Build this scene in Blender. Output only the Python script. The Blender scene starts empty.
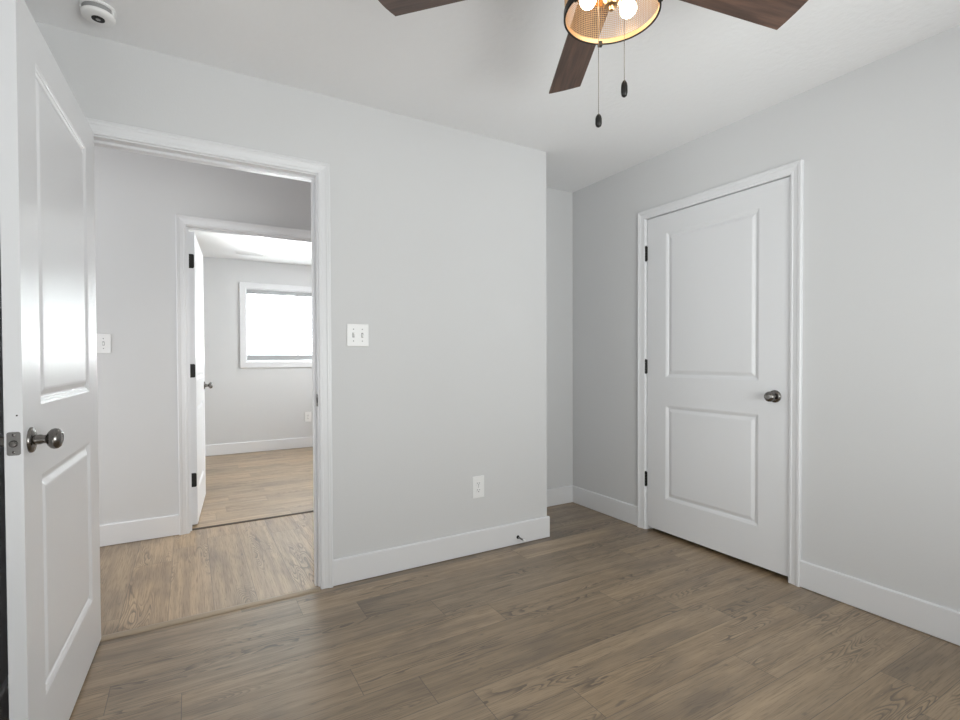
import bpy, bmesh, math, random
from mathutils import Matrix, Vector

random.seed(7)
S = bpy.context.scene
COL = S.collection
R = math.radians

# ------------------------------------------------------------------ camera, world, lights, exposure
CAM_H = 1.1392
cd = bpy.data.cameras.new('camera')
cam = bpy.data.objects.new('camera', cd)
COL.objects.link(cam)
S.camera = cam
cd.sensor_fit = 'HORIZONTAL'
cd.sensor_width = 36.0
cd.lens = 500.53 / 960 * 36.0
cd.shift_x = -0.00067
cd.shift_y = 0.00643
cd.clip_start = 0.02
yaw, pit, rol = R(30.239), R(0.8721), R(-0.2055)
F = Vector((math.sin(yaw), math.cos(yaw), 0))
Rt = Vector((math.cos(yaw), -math.sin(yaw), 0))
U = Vector((0, 0, 1))
F2 = F * math.cos(pit) - U * math.sin(pit)
U2 = U * math.cos(pit) + F * math.sin(pit)
R3 = Rt * math.cos(rol) + U2 * math.sin(rol)
U3 = U2 * math.cos(rol) - Rt * math.sin(rol)
cam.matrix_world = Matrix(((R3.x, U3.x, -F2.x, 0), (R3.y, U3.y, -F2.y, 0), (R3.z, U3.z, -F2.z, CAM_H), (0, 0, 0, 1)))

W = bpy.data.worlds.new('sky')
S.world = W
W.use_nodes = True
bg = W.node_tree.nodes['Background']
bg.inputs[0].default_value = (0.93, 0.97, 1.0, 1)
bg.inputs[1].default_value = 2.0


def area(name, loc, rot, sx, sy, watts, color=(1, 1, 1), spread=180):
    l = bpy.data.lights.new(name, 'AREA')
    l.shape = 'RECTANGLE'
    l.size, l.size_y, l.energy, l.color = sx, sy, watts, color
    l.spread = R(spread)
    o = bpy.data.objects.new(name, l)
    COL.objects.link(o)
    o.location, o.rotation_euler = loc, rot
    return o


# daylight through the window behind the camera: sky light, and an added fill aimed up to brighten the ceiling
area('daylight_front', (1.12, -1.02, 1.36), (R(90 + 8), 0, 0), 1.8, 1.48, 19, (0.98, 0.99, 1.0))
area('ceiling_fill', (1.12, -1.12, 0.95), (R(90 + 50), 0, 0), 1.9, 1.3, 64, (1.0, 0.985, 0.97))
# fills through an added, unseen left window, to brighten the right wall
area('fill_left', (-0.78, 0.25, 1.36), (0, R(-98), 0), 1.48, 1.5, 6, (0.98, 0.99, 1.0))
area('fill_left_up', (-0.88, 0.25, 0.95), (0, R(-140), 0), 1.3, 1.6, 17, (1.0, 0.985, 0.97))
# daylight through the bedroom window at the far end (faces -y)
area('daylight_bedroom', (1.22, 7.10, 1.60), (R(-90), 0, 0), 1.5, 1.3, 520, (0.97, 0.985, 1.0))
# fill through an added, unseen window in the bedroom's right wall
area('fill_bedroom_side', (3.0, 5.25, 1.45), (0, R(90 - 38), 0), 1.3, 1.6, 105, (0.98, 0.99, 1.0))
# hallway: added fills, one beyond its left end and one overhead without a fixture
area('fill_hall_end', (-2.35, 3.22, 0.9), (0, R(-115), 0), 1.5, 0.9, 16, (0.98, 0.99, 1.0))
area('fill_hall_overhead', (0.9, 3.15, 2.41), (0, 0, 0), 0.35, 0.35, 8, (1.0, 0.97, 0.93), 120)

S.view_settings.view_transform = 'Standard'
S.view_settings.look = 'None'
S.view_settings.exposure = 0.06
S.view_settings.gamma = 1.0
S.view_settings.use_curve_mapping = False
S.cycles.max_bounces = 14
S.cycles.diffuse_bounces = 8
S.cycles.glossy_bounces = 4
S.cycles.transparent_max_bounces = 12
S.cycles.caustics_reflective = False
S.cycles.caustics_refractive = False

# ------------------------------------------------------------------ material helpers
def mat(name):
    m = bpy.data.materials.new(name)
    m.use_nodes = True
    return m, m.node_tree, m.node_tree.nodes['Principled BSDF']


class G:
    """small node-graph helper"""
    def __init__(s, nt): s.nt = nt
    def n(s, t, **props):
        x = s.nt.nodes.new(t)
        for k, v in props.items(): setattr(x, k, v)
        return x
    def put(s, sock, v):
        if isinstance(v, bpy.types.NodeSocket): s.nt.links.new(v, sock)
        elif isinstance(v, (tuple, list)): sock.default_value = tuple(v) if len(v) == len(sock.default_value) else tuple(v) + (1,)
        else: sock.default_value = v
    def m(s, op, a, b=0.0, c=0.0, clamp=False):
        x = s.n('ShaderNodeMath', operation=op, use_clamp=clamp)
        s.put(x.inputs[0], a); s.put(x.inputs[1], b); s.put(x.inputs[2], c)
        return x.outputs[0]
    def xyz(s, a, b, c):
        x = s.n('ShaderNodeCombineXYZ')
        s.put(x.inputs[0], a); s.put(x.inputs[1], b); s.put(x.inputs[2], c)
        return x.outputs[0]
    def noise(s, vec, scale=1.0, detail=2.0, rough=0.5, dist=0.0):
        x = s.n('ShaderNodeTexNoise')
        s.put(x.inputs['Vector'], vec); s.put(x.inputs['Scale'], scale); s.put(x.inputs['Detail'], detail)
        s.put(x.inputs['Roughness'], rough); s.put(x.inputs['Distortion'], dist)
        return x.outputs[0]
    def mr(s, v, a, b, c=0.0, d=1.0, smooth=True):
        x = s.n('ShaderNodeMapRange', interpolation_type='SMOOTHSTEP' if smooth else 'LINEAR')
        s.put(x.inputs[0], v); s.put(x.inputs[1], a); s.put(x.inputs[2], b); s.put(x.inputs[3], c); s.put(x.inputs[4], d)
        return x.outputs[0]
    def mix(s, f, a, b, blend='MIX'):
        x = s.n('ShaderNodeMix', data_type='RGBA', blend_type=blend)
        s.put(x.inputs[0], f); s.put(x.inputs[6], a); s.put(x.inputs[7], b)
        return x.outputs[2]
    def bump(s, h, strength, dist):
        x = s.n('ShaderNodeBump')
        s.put(x.inputs['Height'], h); s.put(x.inputs['Strength'], strength); s.put(x.inputs['Distance'], dist)
        return x.outputs[0]
    def obj(s): return s.n('ShaderNodeTexCoord').outputs['Object']


def paint(name, col, rough, spec=0.5, bscale=0, bstr=0.0, bdist=0.001, var=0.0, detail=2.0):
    m, nt, b = mat(name)
    g = G(nt)
    b.inputs['Roughness'].default_value = rough
    b.inputs['Specular IOR Level'].default_value = spec
    co = g.obj()
    big = g.noise(co, 3.0, 3.0)
    lo = tuple(c * (1 - var) for c in col)
    g.put(b.inputs['Base Color'], g.mix(big, lo, col))
    if bscale:
        g.put(b.inputs['Normal'], g.bump(g.noise(co, bscale, detail), bstr, bdist))
    return m


def metal(name, col, rough, metallic=1.0, nscale=60):
    m, nt, b = mat(name)
    g = G(nt)
    b.inputs['Base Color'].default_value = col + (1,)
    b.inputs['Metallic'].default_value = metallic
    n = g.noise(g.obj(), nscale, 3.0)
    g.put(b.inputs['Roughness'], g.mr(n, 0, 1, rough * 0.8, rough * 1.2, False))
    return m


M_WALL = paint('wall_paint_grey', (0.630, 0.631, 0.638), 0.55, 0.35, 140, 0.16, 0.002, 0.015)
M_CEIL = paint('ceiling_texture_paint', (0.84, 0.842, 0.85), 0.8, 0.2, 38, 0.55, 0.004, 0.02, 4.0)
M_TRIM = paint('trim_white_paint', (0.725, 0.728, 0.745), 0.32, 0.5, 25, 0.03, 0.001, 0.01)
M_DOOR = paint('door_white_paint', (0.725, 0.728, 0.745), 0.33, 0.5, 45, 0.05, 0.001, 0.01)
M_PLAST = paint('white_plastic', (0.82, 0.82, 0.82), 0.35, 0.5)
M_PLASTDIM = paint('white_plastic_toggle', (0.70, 0.70, 0.69), 0.4, 0.5)
M_VINYL = paint('white_vinyl', (0.80, 0.80, 0.80), 0.4, 0.5)
M_GAP = paint('dark_gap', (0.015, 0.015, 0.016), 0.6, 0.3)
M_GREYGAP = paint('grey_louvre', (0.30, 0.30, 0.30), 0.6, 0.3)
M_BLACK = metal('black_metal', (0.018, 0.017, 0.016), 0.42, 0.6)
M_BRONZE = metal('dark_bronze_metal', (0.035, 0.028, 0.023), 0.38, 0.8)
M_NICKEL = metal('satin_nickel', (0.20, 0.19, 0.18), 0.24)
M_STEEL = metal('latch_steel', (0.24, 0.235, 0.23), 0.35)
M_BRASS = metal('antique_brass', (0.52, 0.33, 0.17), 0.33)
M_MESH = metal('brass_wire', (0.62, 0.44, 0.27), 0.42)
M_STRIP = paint('wood_reducer_strip', (0.36, 0.29, 0.21), 0.4, 0.5, 60, 0.1, 0.001, 0.15)
M_STRIPDARK = paint('dark_reducer_strip', (0.075, 0.058, 0.042), 0.45, 0.4, 60, 0.1, 0.001, 0.15)
def translucent_slats():
    m, nt, b = mat('blind_white')
    g = G(nt)
    b.inputs['Base Color'].default_value = (0.86, 0.87, 0.88, 1)
    b.inputs['Roughness'].default_value = 0.45
    t = g.n('ShaderNodeBsdfTranslucent'); t.inputs[0].default_value = (0.86, 0.88, 0.9, 1)
    x = g.n('ShaderNodeMixShader')
    g.put(x.inputs[0], g.mr(g.noise(g.obj(), 8), 0, 1, 0.10, 0.13))
    nt.links.new(b.outputs[0], x.inputs[1]); nt.links.new(t.outputs[0], x.inputs[2])
    nt.links.new(x.outputs[0], nt.nodes['Material Output'].inputs[0])
    return m


M_SLAT = translucent_slats()
M_RAIL = paint('blind_rail_shaded', (0.40, 0.41, 0.42), 0.45, 0.4)  # darker grey paints in the shade on the recessed rails
M_CHAIN = metal('bead_chain', (0.20, 0.17, 0.14), 0.35, 0.9)
M_EXT = paint('closet_dark', (0.05, 0.05, 0.05), 0.8, 0.2)  # near-black colour stands for the darkness inside the closet


def glass():
    m = bpy.data.materials.new('window_glass'); m.use_nodes = True
    nt = m.node_tree; nt.nodes.clear(); g = G(nt)
    o = g.n('ShaderNodeOutputMaterial'); t = g.n('ShaderNodeBsdfTransparent'); gl = g.n('ShaderNodeBsdfGlossy')
    t.inputs[0].default_value = (0.96, 0.98, 0.97, 1); gl.inputs['Roughness'].default_value = 0.02
    x = g.n('ShaderNodeMixShader'); fr = g.n('ShaderNodeFresnel'); fr.inputs[0].default_value = 1.45
    nt.links.new(fr.outputs[0], x.inputs[0]); nt.links.new(t.outputs[0], x.inputs[1]); nt.links.new(gl.outputs[0], x.inputs[2])
    nt.links.new(x.outputs[0], o.inputs[0])
    return m


M_GLASS = glass()


def bulb_mat():
    m, nt, b = mat('lit_bulb')
    g = G(nt)
    b.inputs['Base Color'].default_value = (1, 0.95, 0.85, 1)
    b.inputs['Emission Color'].default_value = (1.0, 0.86, 0.66, 1)
    g.put(b.inputs['Emission Strength'], g.mr(g.noise(g.obj(), 20), 0, 1, 22.0, 23.0))
    return m


M_BULB = bulb_mat()


def walnut():
    m, nt, b = mat('walnut_blade')
    g = G(nt)
    sp = g.n('ShaderNodeSeparateXYZ'); nt.links.new(g.obj(), sp.inputs[0])
    v = g.xyz(g.m('MULTIPLY', sp.outputs[0], 5.0), g.m('MULTIPLY', sp.outputs[1], 70.0), sp.outputs[2])
    n1 = g.noise(v, 1.0, 4.0, 0.6)
    n2 = g.noise(g.xyz(g.m('MULTIPLY', sp.outputs[0], 2.0), g.m('MULTIPLY', sp.outputs[1], 14.0), 3.1), 1.0, 3.0, 0.5, 0.4)
    c = g.mix(g.mr(n1, 0.3, 0.7), (0.046, 0.026, 0.019), (0.125, 0.070, 0.050))
    c = g.mix(g.mr(n2, 0.35, 0.7, 0.0, 0.6), c, (0.064, 0.040, 0.031))
    g.put(b.inputs['Base Color'], c)
    b.inputs['Roughness'].default_value = 0.5
    return m


M_WALNUT = walnut()


def plank_floor(name, axis, pw, offsets, seed, phase=0.0, plen=1.22, bright=1.0):
    """vinyl plank floor; rows across `axis`, known joint offsets per row, wood grain contours"""
    m, nt, b = mat(name)
    g = G(nt)
    sp = g.n('ShaderNodeSeparateXYZ'); nt.links.new(g.obj(), sp.inputs[0])
    a, c = (sp.outputs[0], sp.outputs[1]) if axis == 'x' else (sp.outputs[1], sp.outputs[0])
    t = g.m('DIVIDE', g.m('SUBTRACT', c, phase), pw)
    row = g.m('FLOOR', t); fy = g.m('FRACT', t)
    rng = random.Random(seed)
    ramp = g.n('ShaderNodeValToRGB'); cr = ramp.color_ramp; cr.interpolation = 'CONSTANT'
    while len(cr.elements) > 1: cr.elements.remove(cr.elements[0])
    NR, R0 = 32, -6
    for i in range(NR):
        o = offsets.get(i + R0, rng.random() * plen) % plen / plen
        e = cr.elements[0] if i == 0 else cr.elements.new(i / NR)
        e.position = i / NR
        e.color = (o, o, o, 1)
    g.put(ramp.inputs[0], g.m('DIVIDE', g.m('ADD', row, 0.5 - R0), NR))
    bw = g.n('ShaderNodeSeparateColor'); nt.links.new(ramp.outputs[0], bw.inputs[0])
    u = g.m('SUBTRACT', g.m('DIVIDE', a, plen), bw.outputs[0])
    idx = g.m('FLOOR', u); fx = g.m('FRACT', u)
    wn = g.n('ShaderNodeTexWhiteNoise', noise_dimensions='3D')
    g.put(wn.inputs[0], g.xyz(row, idx, seed))
    rc = g.n('ShaderNodeSeparateColor'); nt.links.new(wn.outputs[1], rc.inputs[0])
    r1, r2, r3 = rc.outputs[0], rc.outputs[1], rc.outputs[2]
    # seams
    ey = g.m('MULTIPLY', g.m('MINIMUM', fy, g.m('SUBTRACT', 1.0, fy)), pw)
    ex = g.m('MULTIPLY', g.m('MINIMUM', fx, g.m('SUBTRACT', 1.0, fx)), plen)
    seam = g.mr(g.m('MINIMUM', ey, ex), 0.0004, 0.0018, 1.0, 0.0)
    # grain
    ga = g.m('ADD', a, g.m('MULTIPLY', r1, 41.0)); gc = g.m('ADD', c, g.m('MULTIPLY', r2, 13.0)); gz = g.m('MULTIPLY', r3, 29.0)
    field = g.noise(g.xyz(g.m('MULTIPLY', ga, 1.9), g.m('MULTIPLY', gc, 13.0), gz), 1.0, 1.4, 0.45, 0.25)
    wob = g.noise(g.xyz(g.m('MULTIPLY', ga, 14.0), g.m('MULTIPLY', gc, 60.0), gz), 1.0, 2.0, 0.5)
    ph = g.m('FRACT', g.m('ADD', g.m('MULTIPLY', field, 22.0), g.m('MULTIPLY', wob, 0.7)))
    ring = g.m('MULTIPLY', g.mr(ph, 0.35, 0.92), g.mr(ph, 0.93, 1.0, 1.0, 0.0))
    mask = g.mr(g.noise(g.xyz(g.m('MULTIPLY', ga, 1.8), g.m('MULTIPLY', gc, 10.0), g.m('ADD', gz, 7.0)), 1.0, 1.0), 0.49, 0.66)
    fine = g.noise(g.xyz(g.m('MULTIPLY', ga, 9.0), g.m('MULTIPLY', gc, 260.0), gz), 1.0, 3.0, 0.6)
    streak = g.noise(g.xyz(g.m('MULTIPLY', ga, 1.1), g.m('MULTIPLY', gc, 34.0), g.m('ADD', gz, 3.0)), 1.0, 3.0, 0.55)
    blot = g.noise(g.xyz(g.m('MULTIPLY', ga, 2.2), g.m('MULTIPLY', gc, 6.0), g.m('ADD', gz, 11.0)), 1.0, 3.0, 0.55)
    knot = g.mr(g.noise(g.xyz(g.m('MULTIPLY', ga, 11.0), g.m('MULTIPLY', gc, 34.0), g.m('ADD', gz, 5.0)), 1.0, 2.0), 0.66, 0.80)
    B = bright  # scales plank colours, painting brighter lighting into the far floors
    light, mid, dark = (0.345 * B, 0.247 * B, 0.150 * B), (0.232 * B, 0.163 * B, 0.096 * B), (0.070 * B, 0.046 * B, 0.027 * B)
    col = g.mix(g.mr(streak, 0.30, 0.70), mid, light)
    col = g.mix(g.mr(blot, 0.48, 0.74, 0.0, 0.75), col, (0.138 * B, 0.098 * B, 0.063 * B))
    col = g.mix(g.m('MULTIPLY', g.mr(fine, 0.47, 0.70), 0.52), col, dark)
    col = g.mix(g.m('MULTIPLY', g.m('MULTIPLY', ring, mask), 0.85), col, dark)
    col = g.mix(g.m('MULTIPLY', knot, 0.6), col, (0.06, 0.044, 0.032))
    tone = g.mr(r3, 0, 1, 0.80, 1.13, False)
    col = g.mix(1.0, col, g.xyz(tone, g.m('MULTIPLY', tone, g.mr(r2, 0, 1, 0.975, 1.01, False)), g.m('MULTIPLY', tone, g.mr(r2, 0, 1, 0.93, 1.03, False))), 'MULTIPLY')
    col = g.mix(g.m('MULTIPLY', seam, 0.75), col, (0.04, 0.03, 0.022))
    g.put(b.inputs['Base Color'], col)
    g.put(b.inputs['Roughness'], g.mr(fine, 0.3, 0.8, 0.36, 0.48))
    b.inputs['Specular IOR Level'].default_value = 0.9
    b.inputs['Coat Weight'].default_value = 0.4
    b.inputs['Coat Roughness'].default_value = 0.46
    h = g.m('SUBTRACT', g.m('MULTIPLY', fine, 0.25), g.m('ADD', seam, g.m('MULTIPLY', ring, g.m('MULTIPLY', mask, 0.2))))
    g.put(b.inputs['Normal'], g.bump(h, 0.25, 0.001))
    return m


ROWS = {14: 0.427, 13: 0.667, 12: 0.972, 11: 1.187, 10: 0.500, 8: 0.83, 7: 2.35, 4: 2.155}
M_FLOOR = plank_floor('plank_floor_room', 'x', 0.165, ROWS, 5)
M_FLOORH = plank_floor('plank_floor_hall_lit', 'y', 0.181, {-3: 3.315, 0: 0.9}, 11, 0.27, 1.4, 1.25)  # colour raised to paint in the hall's stronger light
M_FLOORB = plank_floor('plank_floor_bedroom_lit', 'x', 0.165, {}, 23, 3.84, 1.22, 1.18)  # lightened copy, so the bedroom floor looks more strongly lit

# ------------------------------------------------------------------ mesh helpers
def tag(o, label=None, cat=None, group=None, kind=None):
    if label: o['label'] = label
    if cat: o['category'] = cat
    if group: o['group'] = group
    if kind: o['kind'] = kind
    return o


def obj(name, bm, m, parent=None, smooth=False, recalc=True, angle=None):
    if recalc: bmesh.ops.recalc_face_normals(bm, faces=bm.faces)
    me = bpy.data.meshes.new(name)
    bm.to_mesh(me); bm.free()
    ms = m if isinstance(m, (list, tuple)) else [m]
    for k in ms: me.materials.append(k)
    if smooth:
        me.polygons.foreach_set('use_smooth', [True] * len(me.polygons))
        if angle: me.set_sharp_from_angle(angle=R(angle))
    o = bpy.data.objects.new(name, me)
    COL.objects.link(o)
    if parent: o.parent = parent
    return o


def empty(name, loc, rotz=0.0, label=None, cat=None, group=None, kind=None):
    o = bpy.data.objects.new(name, None)
    o.empty_display_size = 0.1
    COL.objects.link(o)
    o.location = loc
    o.rotation_euler = (0, 0, rotz)
    return tag(o, label, cat, group, kind)


def struct(name, bm, m, label, cat, **k):
    return tag(obj(name, bm, m, **k), label, cat, kind='structure')


def box(bm, x0, x1, y0, y1, z0, z1, bev=0.0, seg=1, mi=0):
    vs = [bm.verts.new((x, y, z)) for x in (x0, x1) for y in (y0, y1) for z in (z0, z1)]
    fs = [bm.faces.new([vs[i] for i in q]) for q in ((0, 1, 3, 2), (4, 6, 7, 5), (0, 4, 5, 1), (2, 3, 7, 6), (0, 2, 6, 4), (1, 5, 7, 3))]
    for f in fs: f.material_index = mi
    bmesh.ops.recalc_face_normals(bm, faces=fs)
    if bev > 0:
        es = {e for f in fs for e in f.edges}
        bmesh.ops.bevel(bm, geom=list(es), offset=bev, segments=seg, profile=0.5, affect='EDGES')


def lathe(bm, prof, seg=32, mx=None, mi=0):
    """revolve (r, h) about local z; r=0 ends are closed"""
    mx = mx or Matrix.Identity(4)
    rings = []
    for r, h in prof:
        if r < 1e-6: rings.append([bm.verts.new(mx @ Vector((0, 0, h)))])
        else: rings.append([bm.verts.new(mx @ Vector((r * math.cos(2 * math.pi * i / seg), r * math.sin(2 * math.pi * i / seg), h))) for i in range(seg)])
    for A, B in zip(rings, rings[1:]):
        for i in range(seg):
            j = (i + 1) % seg
            if len(A) == 1 and len(B) == 1: continue
            if len(A) == 1: f = bm.faces.new((A[0], B[i], B[j]))
            elif len(B) == 1: f = bm.faces.new((A[i], A[j], B[0]))
            else: f = bm.faces.new((A[i], A[j], B[j], B[i]))
            f.material_index = mi
    for Rg in (rings[0], rings[-1]):
        if len(Rg) > 1 and rings[0] is not rings[-1]:
            f = bm.faces.new(Rg); f.material_index = mi


def closed_lathe(bm, prof, seg=48, mx=None):
    """revolve a closed (r, h) loop"""
    mx = mx or Matrix.Identity(4)
    rings = [[bm.verts.new(mx @ Vector((r * math.cos(2 * math.pi * i / seg), r * math.sin(2 * math.pi * i / seg), h))) for i in range(seg)] for r, h in prof]
    n = len(rings)
    for k in range(n):
        A, B = rings[k], rings[(k + 1) % n]
        for i in range(seg):
            j = (i + 1) % seg
            bm.faces.new((A[i], A[j], B[j], B[i]))


def tube(bm, pts, r, seg=8, closed=False):
    pts = [Vector(p) for p in pts]
    rings = []
    n = len(pts)
    for i, p in enumerate(pts):
        if closed: d = pts[(i + 1) % n] - pts[i - 1]
        else: d = pts[min(i + 1, n - 1)] - pts[max(i - 1, 0)]
        d.normalize()
        a = Vector((0, 0, 1)) if abs(d.z) < 0.9 else Vector((1, 0, 0))
        s = d.cross(a).normalized(); t = s.cross(d)
        rings.append([bm.verts.new(p + r * (s * math.cos(2 * math.pi * k / seg) + t * math.sin(2 * math.pi * k / seg))) for k in range(seg)])
    for i in range(n if closed else n - 1):
        A, B = rings[i], rings[(i + 1) % n]
        for k in range(seg):
            l = (k + 1) % seg
            bm.faces.new((A[k], A[l], B[l], B[k]))
    if not closed:
        bm.faces.new(rings[0]); bm.faces.new(rings[-1])


def slab(bm, us, zs, holes, fn, t):
    """wall slab with rectangular holes: grid cells (i,j) in `holes` are open. fn(u,z,h)->xyz, h 0..t"""
    V = {}
    def v(i, j, k):
        if (i, j, k) not in V: V[(i, j, k)] = bm.verts.new(fn(us[i], zs[j], t * k))
        return V[(i, j, k)]
    I, J = len(us) - 1, len(zs) - 1
    solid = lambda i, j: 0 <= i < I and 0 <= j < J and (i, j) not in holes
    for i in range(I):
        for j in range(J):
            if not solid(i, j): continue
            for k in (0, 1): bm.faces.new((v(i, j, k), v(i + 1, j, k), v(i + 1, j + 1, k), v(i, j + 1, k)))
            if not solid(i - 1, j): bm.faces.new((v(i, j, 0), v(i, j, 1), v(i, j + 1, 1), v(i, j + 1, 0)))
            if not solid(i + 1, j): bm.faces.new((v(i + 1, j, 0), v(i + 1, j, 1), v(i + 1, j + 1, 1), v(i + 1, j + 1, 0)))
            if not solid(i, j - 1): bm.faces.new((v(i, j, 0), v(i, j, 1), v(i + 1, j, 1), v(i + 1, j, 0)))
            if not solid(i, j + 1): bm.faces.new((v(i, j + 1, 0), v(i, j + 1, 1), v(i + 1, j + 1, 1), v(i + 1, j + 1, 0)))


def sweep_frame(bm, u0, u1, z0, z1, prof, fn, four=False):
    """mitred casing around an opening; prof = closed list of (d outward from the opening edge, h off the wall)"""
    rows = []
    for d, h in prof:
        pts = [(u0 - d, z0), (u0 - d, z1 + d), (u1 + d, z1 + d), (u1 + d, z0)]
        if four: pts = [(u0 - d, z0 - d), (u0 - d, z1 + d), (u1 + d, z1 + d), (u1 + d, z0 - d)]
        rows.append([bm.verts.new(fn(u, z, h)) for u, z in pts])
    n = len(rows)
    for k in range(n):
        A, B = rows[k], rows[(k + 1) % n]
        for s in range(4 if four else 3):
            e = (s + 1) % 4
            bm.faces.new((A[s], A[e], B[e], B[s]))
    if not four:
        bm.faces.new([r[0] for r in rows]); bm.faces.new([r[3] for r in rows])


CASING = [(0, 0), (0, 0.009), (0.003, 0.011), (0.012, 0.0125), (0.015, 0.0105), (0.034, 0.0135), (0.040, 0.0165), (0.046, 0.0165), (0.0475, 0.0185), (0.054, 0.0185), (0.057, 0.016), (0.057, 0)]
FLATCASE = [(0, 0), (0, 0.014), (0.004, 0.018), (0.066, 0.018), (0.070, 0.015), (0.070, 0)]

# ------------------------------------------------------------------ main dimensions (metres)
CZ = 2.44
YA, XB, YC, XE = 2.5344, 2.6197, 3.05, 1.9621
XL, YF = -0.51, -0.75          # left wall, wall behind the camera
T = 0.115
YH0, YH1 = YA + T, 3.795       # hall
YB0, YB1 = YH1 + T, 6.711      # far bedroom
BZ = 2.345                     # bedroom ceiling
AX0, AX1, AZ = -0.36, 0.5495, 2.040     # opening into the hall
HX0, HX1, HZ = -0.004, 0.872, 2.012     # opening hall -> bedroom
DY0, DY1, DZ = 1.3935, 2.3085, 2.0525   # closet opening in the right wall
JT = 0.018
fyn = lambda c: (lambda u, z, h: (u, c - h, z))      # wall facing -y, h towards the viewer
fyp = lambda c: (lambda u, z, h: (u, c + h, z))
fxn = lambda c: (lambda u, z, h: (c - h, u, z))
fxp = lambda c: (lambda u, z, h: (c + h, u, z))

# ------------------------------------------------------------------ floors and ceilings
bm = bmesh.new()
box(bm, XL - T, XB + 0.9, YF - T, YA + 0.001, -0.05, 0.0)
box(bm, XE - T, XB + 0.9, YA + 0.001, YC + T, -0.05, 0.0)
struct('floor', bm, M_FLOOR, 'brown wood plank floor of the near room', 'floor')
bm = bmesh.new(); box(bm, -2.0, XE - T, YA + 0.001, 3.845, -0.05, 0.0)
struct('floor_hall', bm, M_FLOORH, 'wood plank floor of the hallway between the two doorways, lightened as if lit', 'floor')
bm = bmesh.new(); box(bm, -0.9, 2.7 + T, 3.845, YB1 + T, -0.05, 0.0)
struct('floor_bedroom', bm, M_FLOORB, 'plank floor of the bright far bedroom, lightened as if lit', 'floor')
bm = bmesh.new()
box(bm, XL - T, XB + 0.9, YF - T, YA + T * 0.5, CZ, CZ + 0.05)
box(bm, XE - T * 0.5, XB + 0.9, YA + T * 0.5, YC + T, CZ, CZ + 0.05)
struct('ceiling', bm, M_CEIL, 'textured white ceiling of the near room', 'ceiling')
bm = bmesh.new(); box(bm, -2.0, XE - T * 0.5, YA + T * 0.5, YH1 + T * 0.5, CZ, CZ + 0.05)
struct('ceiling_hall', bm, M_CEIL, 'white ceiling of the hallway', 'ceiling')
bm = bmesh.new(); box(bm, -0.9, 2.7 + T, YH1 + T * 0.5, YB1 + T, BZ, BZ + 0.05)
struct('ceiling_bedroom', bm, M_CEIL, 'bright white ceiling seen through the far doorway', 'ceiling')

# ------------------------------------------------------------------ walls
bm = bmesh.new()
slab(bm, [XL - T, AX0 - JT, AX1 + JT, XE], [0, AZ + JT, CZ], {(1, 0)}, fyp(YA), T)
struct('wall_back', bm, M_WALL, 'pale grey wall holding the open doorway and the double switch', 'wall')
bm = bmesh.new(); box(bm, XE - T, XE, YH0, YC + T, 0, CZ)
struct('wall_alcove_side', bm, M_WALL, 'grey side wall of the alcove behind the outer corner', 'wall')
bm = bmesh.new(); box(bm, XE, XB, YC, YC + T, 0, CZ)
struct('wall_alcove', bm, M_WALL, 'narrow grey wall at the back of the alcove', 'wall')
bm = bmesh.new()
slab(bm, [YF - T, DY0 - JT, DY1 + JT, YC + T], [0, DZ + JT, CZ], {(1, 0)}, fxp(XB), T)
struct('wall_right', bm, M_WALL, 'grey wall holding the closed white door', 'wall')
LY0, LY1 = -0.50, 1.00
bm = bmesh.new(); slab(bm, [YF - T, LY0, LY1, YA], [0, 0.62, 2.10, CZ], {(1, 1)}, lambda u, z, h: (XL - h, u, z), T)
struct('wall_left', bm, M_WALL, 'grey wall behind the open door leaf', 'wall')
WX0, WX1, WZ0, WZ1 = 0.22, 2.02, 0.62, 2.10
bm = bmesh.new()
slab(bm, [XL, WX0, WX1, XB], [0, WZ0, WZ1, CZ], {(1, 1)}, fyn(YF), T)
struct('wall_front', bm, M_WALL, 'grey wall with the window behind the viewer', 'wall')
# closet behind the closed door
bm = bmesh.new()
box(bm, XB + 0.75, XB + 0.9, 1.0, 2.75, 0, CZ); box(bm, XB + T, XB + 0.75, 1.0, 1.06, 0, CZ); box(bm, XB + T, XB + 0.75, 2.69, 2.75, 0, CZ)
struct('wall_closet', bm, M_EXT, 'walls of the closet behind the closed door, coloured dark as if unlit', 'wall')
# hall
bm = bmesh.new()
slab(bm, [-2.0, HX0 - JT, HX1 + JT, 2.7 + T], [0, HZ + JT, CZ], {(1, 0)}, fyp(YH1), T)
struct('wall_hall_far', bm, M_WALL, 'grey hallway wall holding the second doorway', 'wall')
bm = bmesh.new()
slab(bm, [YA, YH0 + 0.08, YH1 - 0.08, YB0], [0, 2.1, CZ], {(1, 0)}, lambda u, z, h: (-2.0 - h, u, z), T)  # end opening added to let the hall fill through
struct('wall_hall_left', bm, M_WALL, 'grey end wall of the hallway, left', 'wall')
bm = bmesh.new(); box(bm, XE - T, XE - 0.001, YC + T, YH1, 0, CZ)
struct('wall_hall_right', bm, M_WALL, 'grey end wall of the hallway, right', 'wall')
bm = bmesh.new(); box(bm, -2.0, XL - T, YA, YH0, 0, CZ)
struct('wall_hall_near', bm, M_WALL, 'grey hallway wall left of the open doorway', 'wall')
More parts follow.
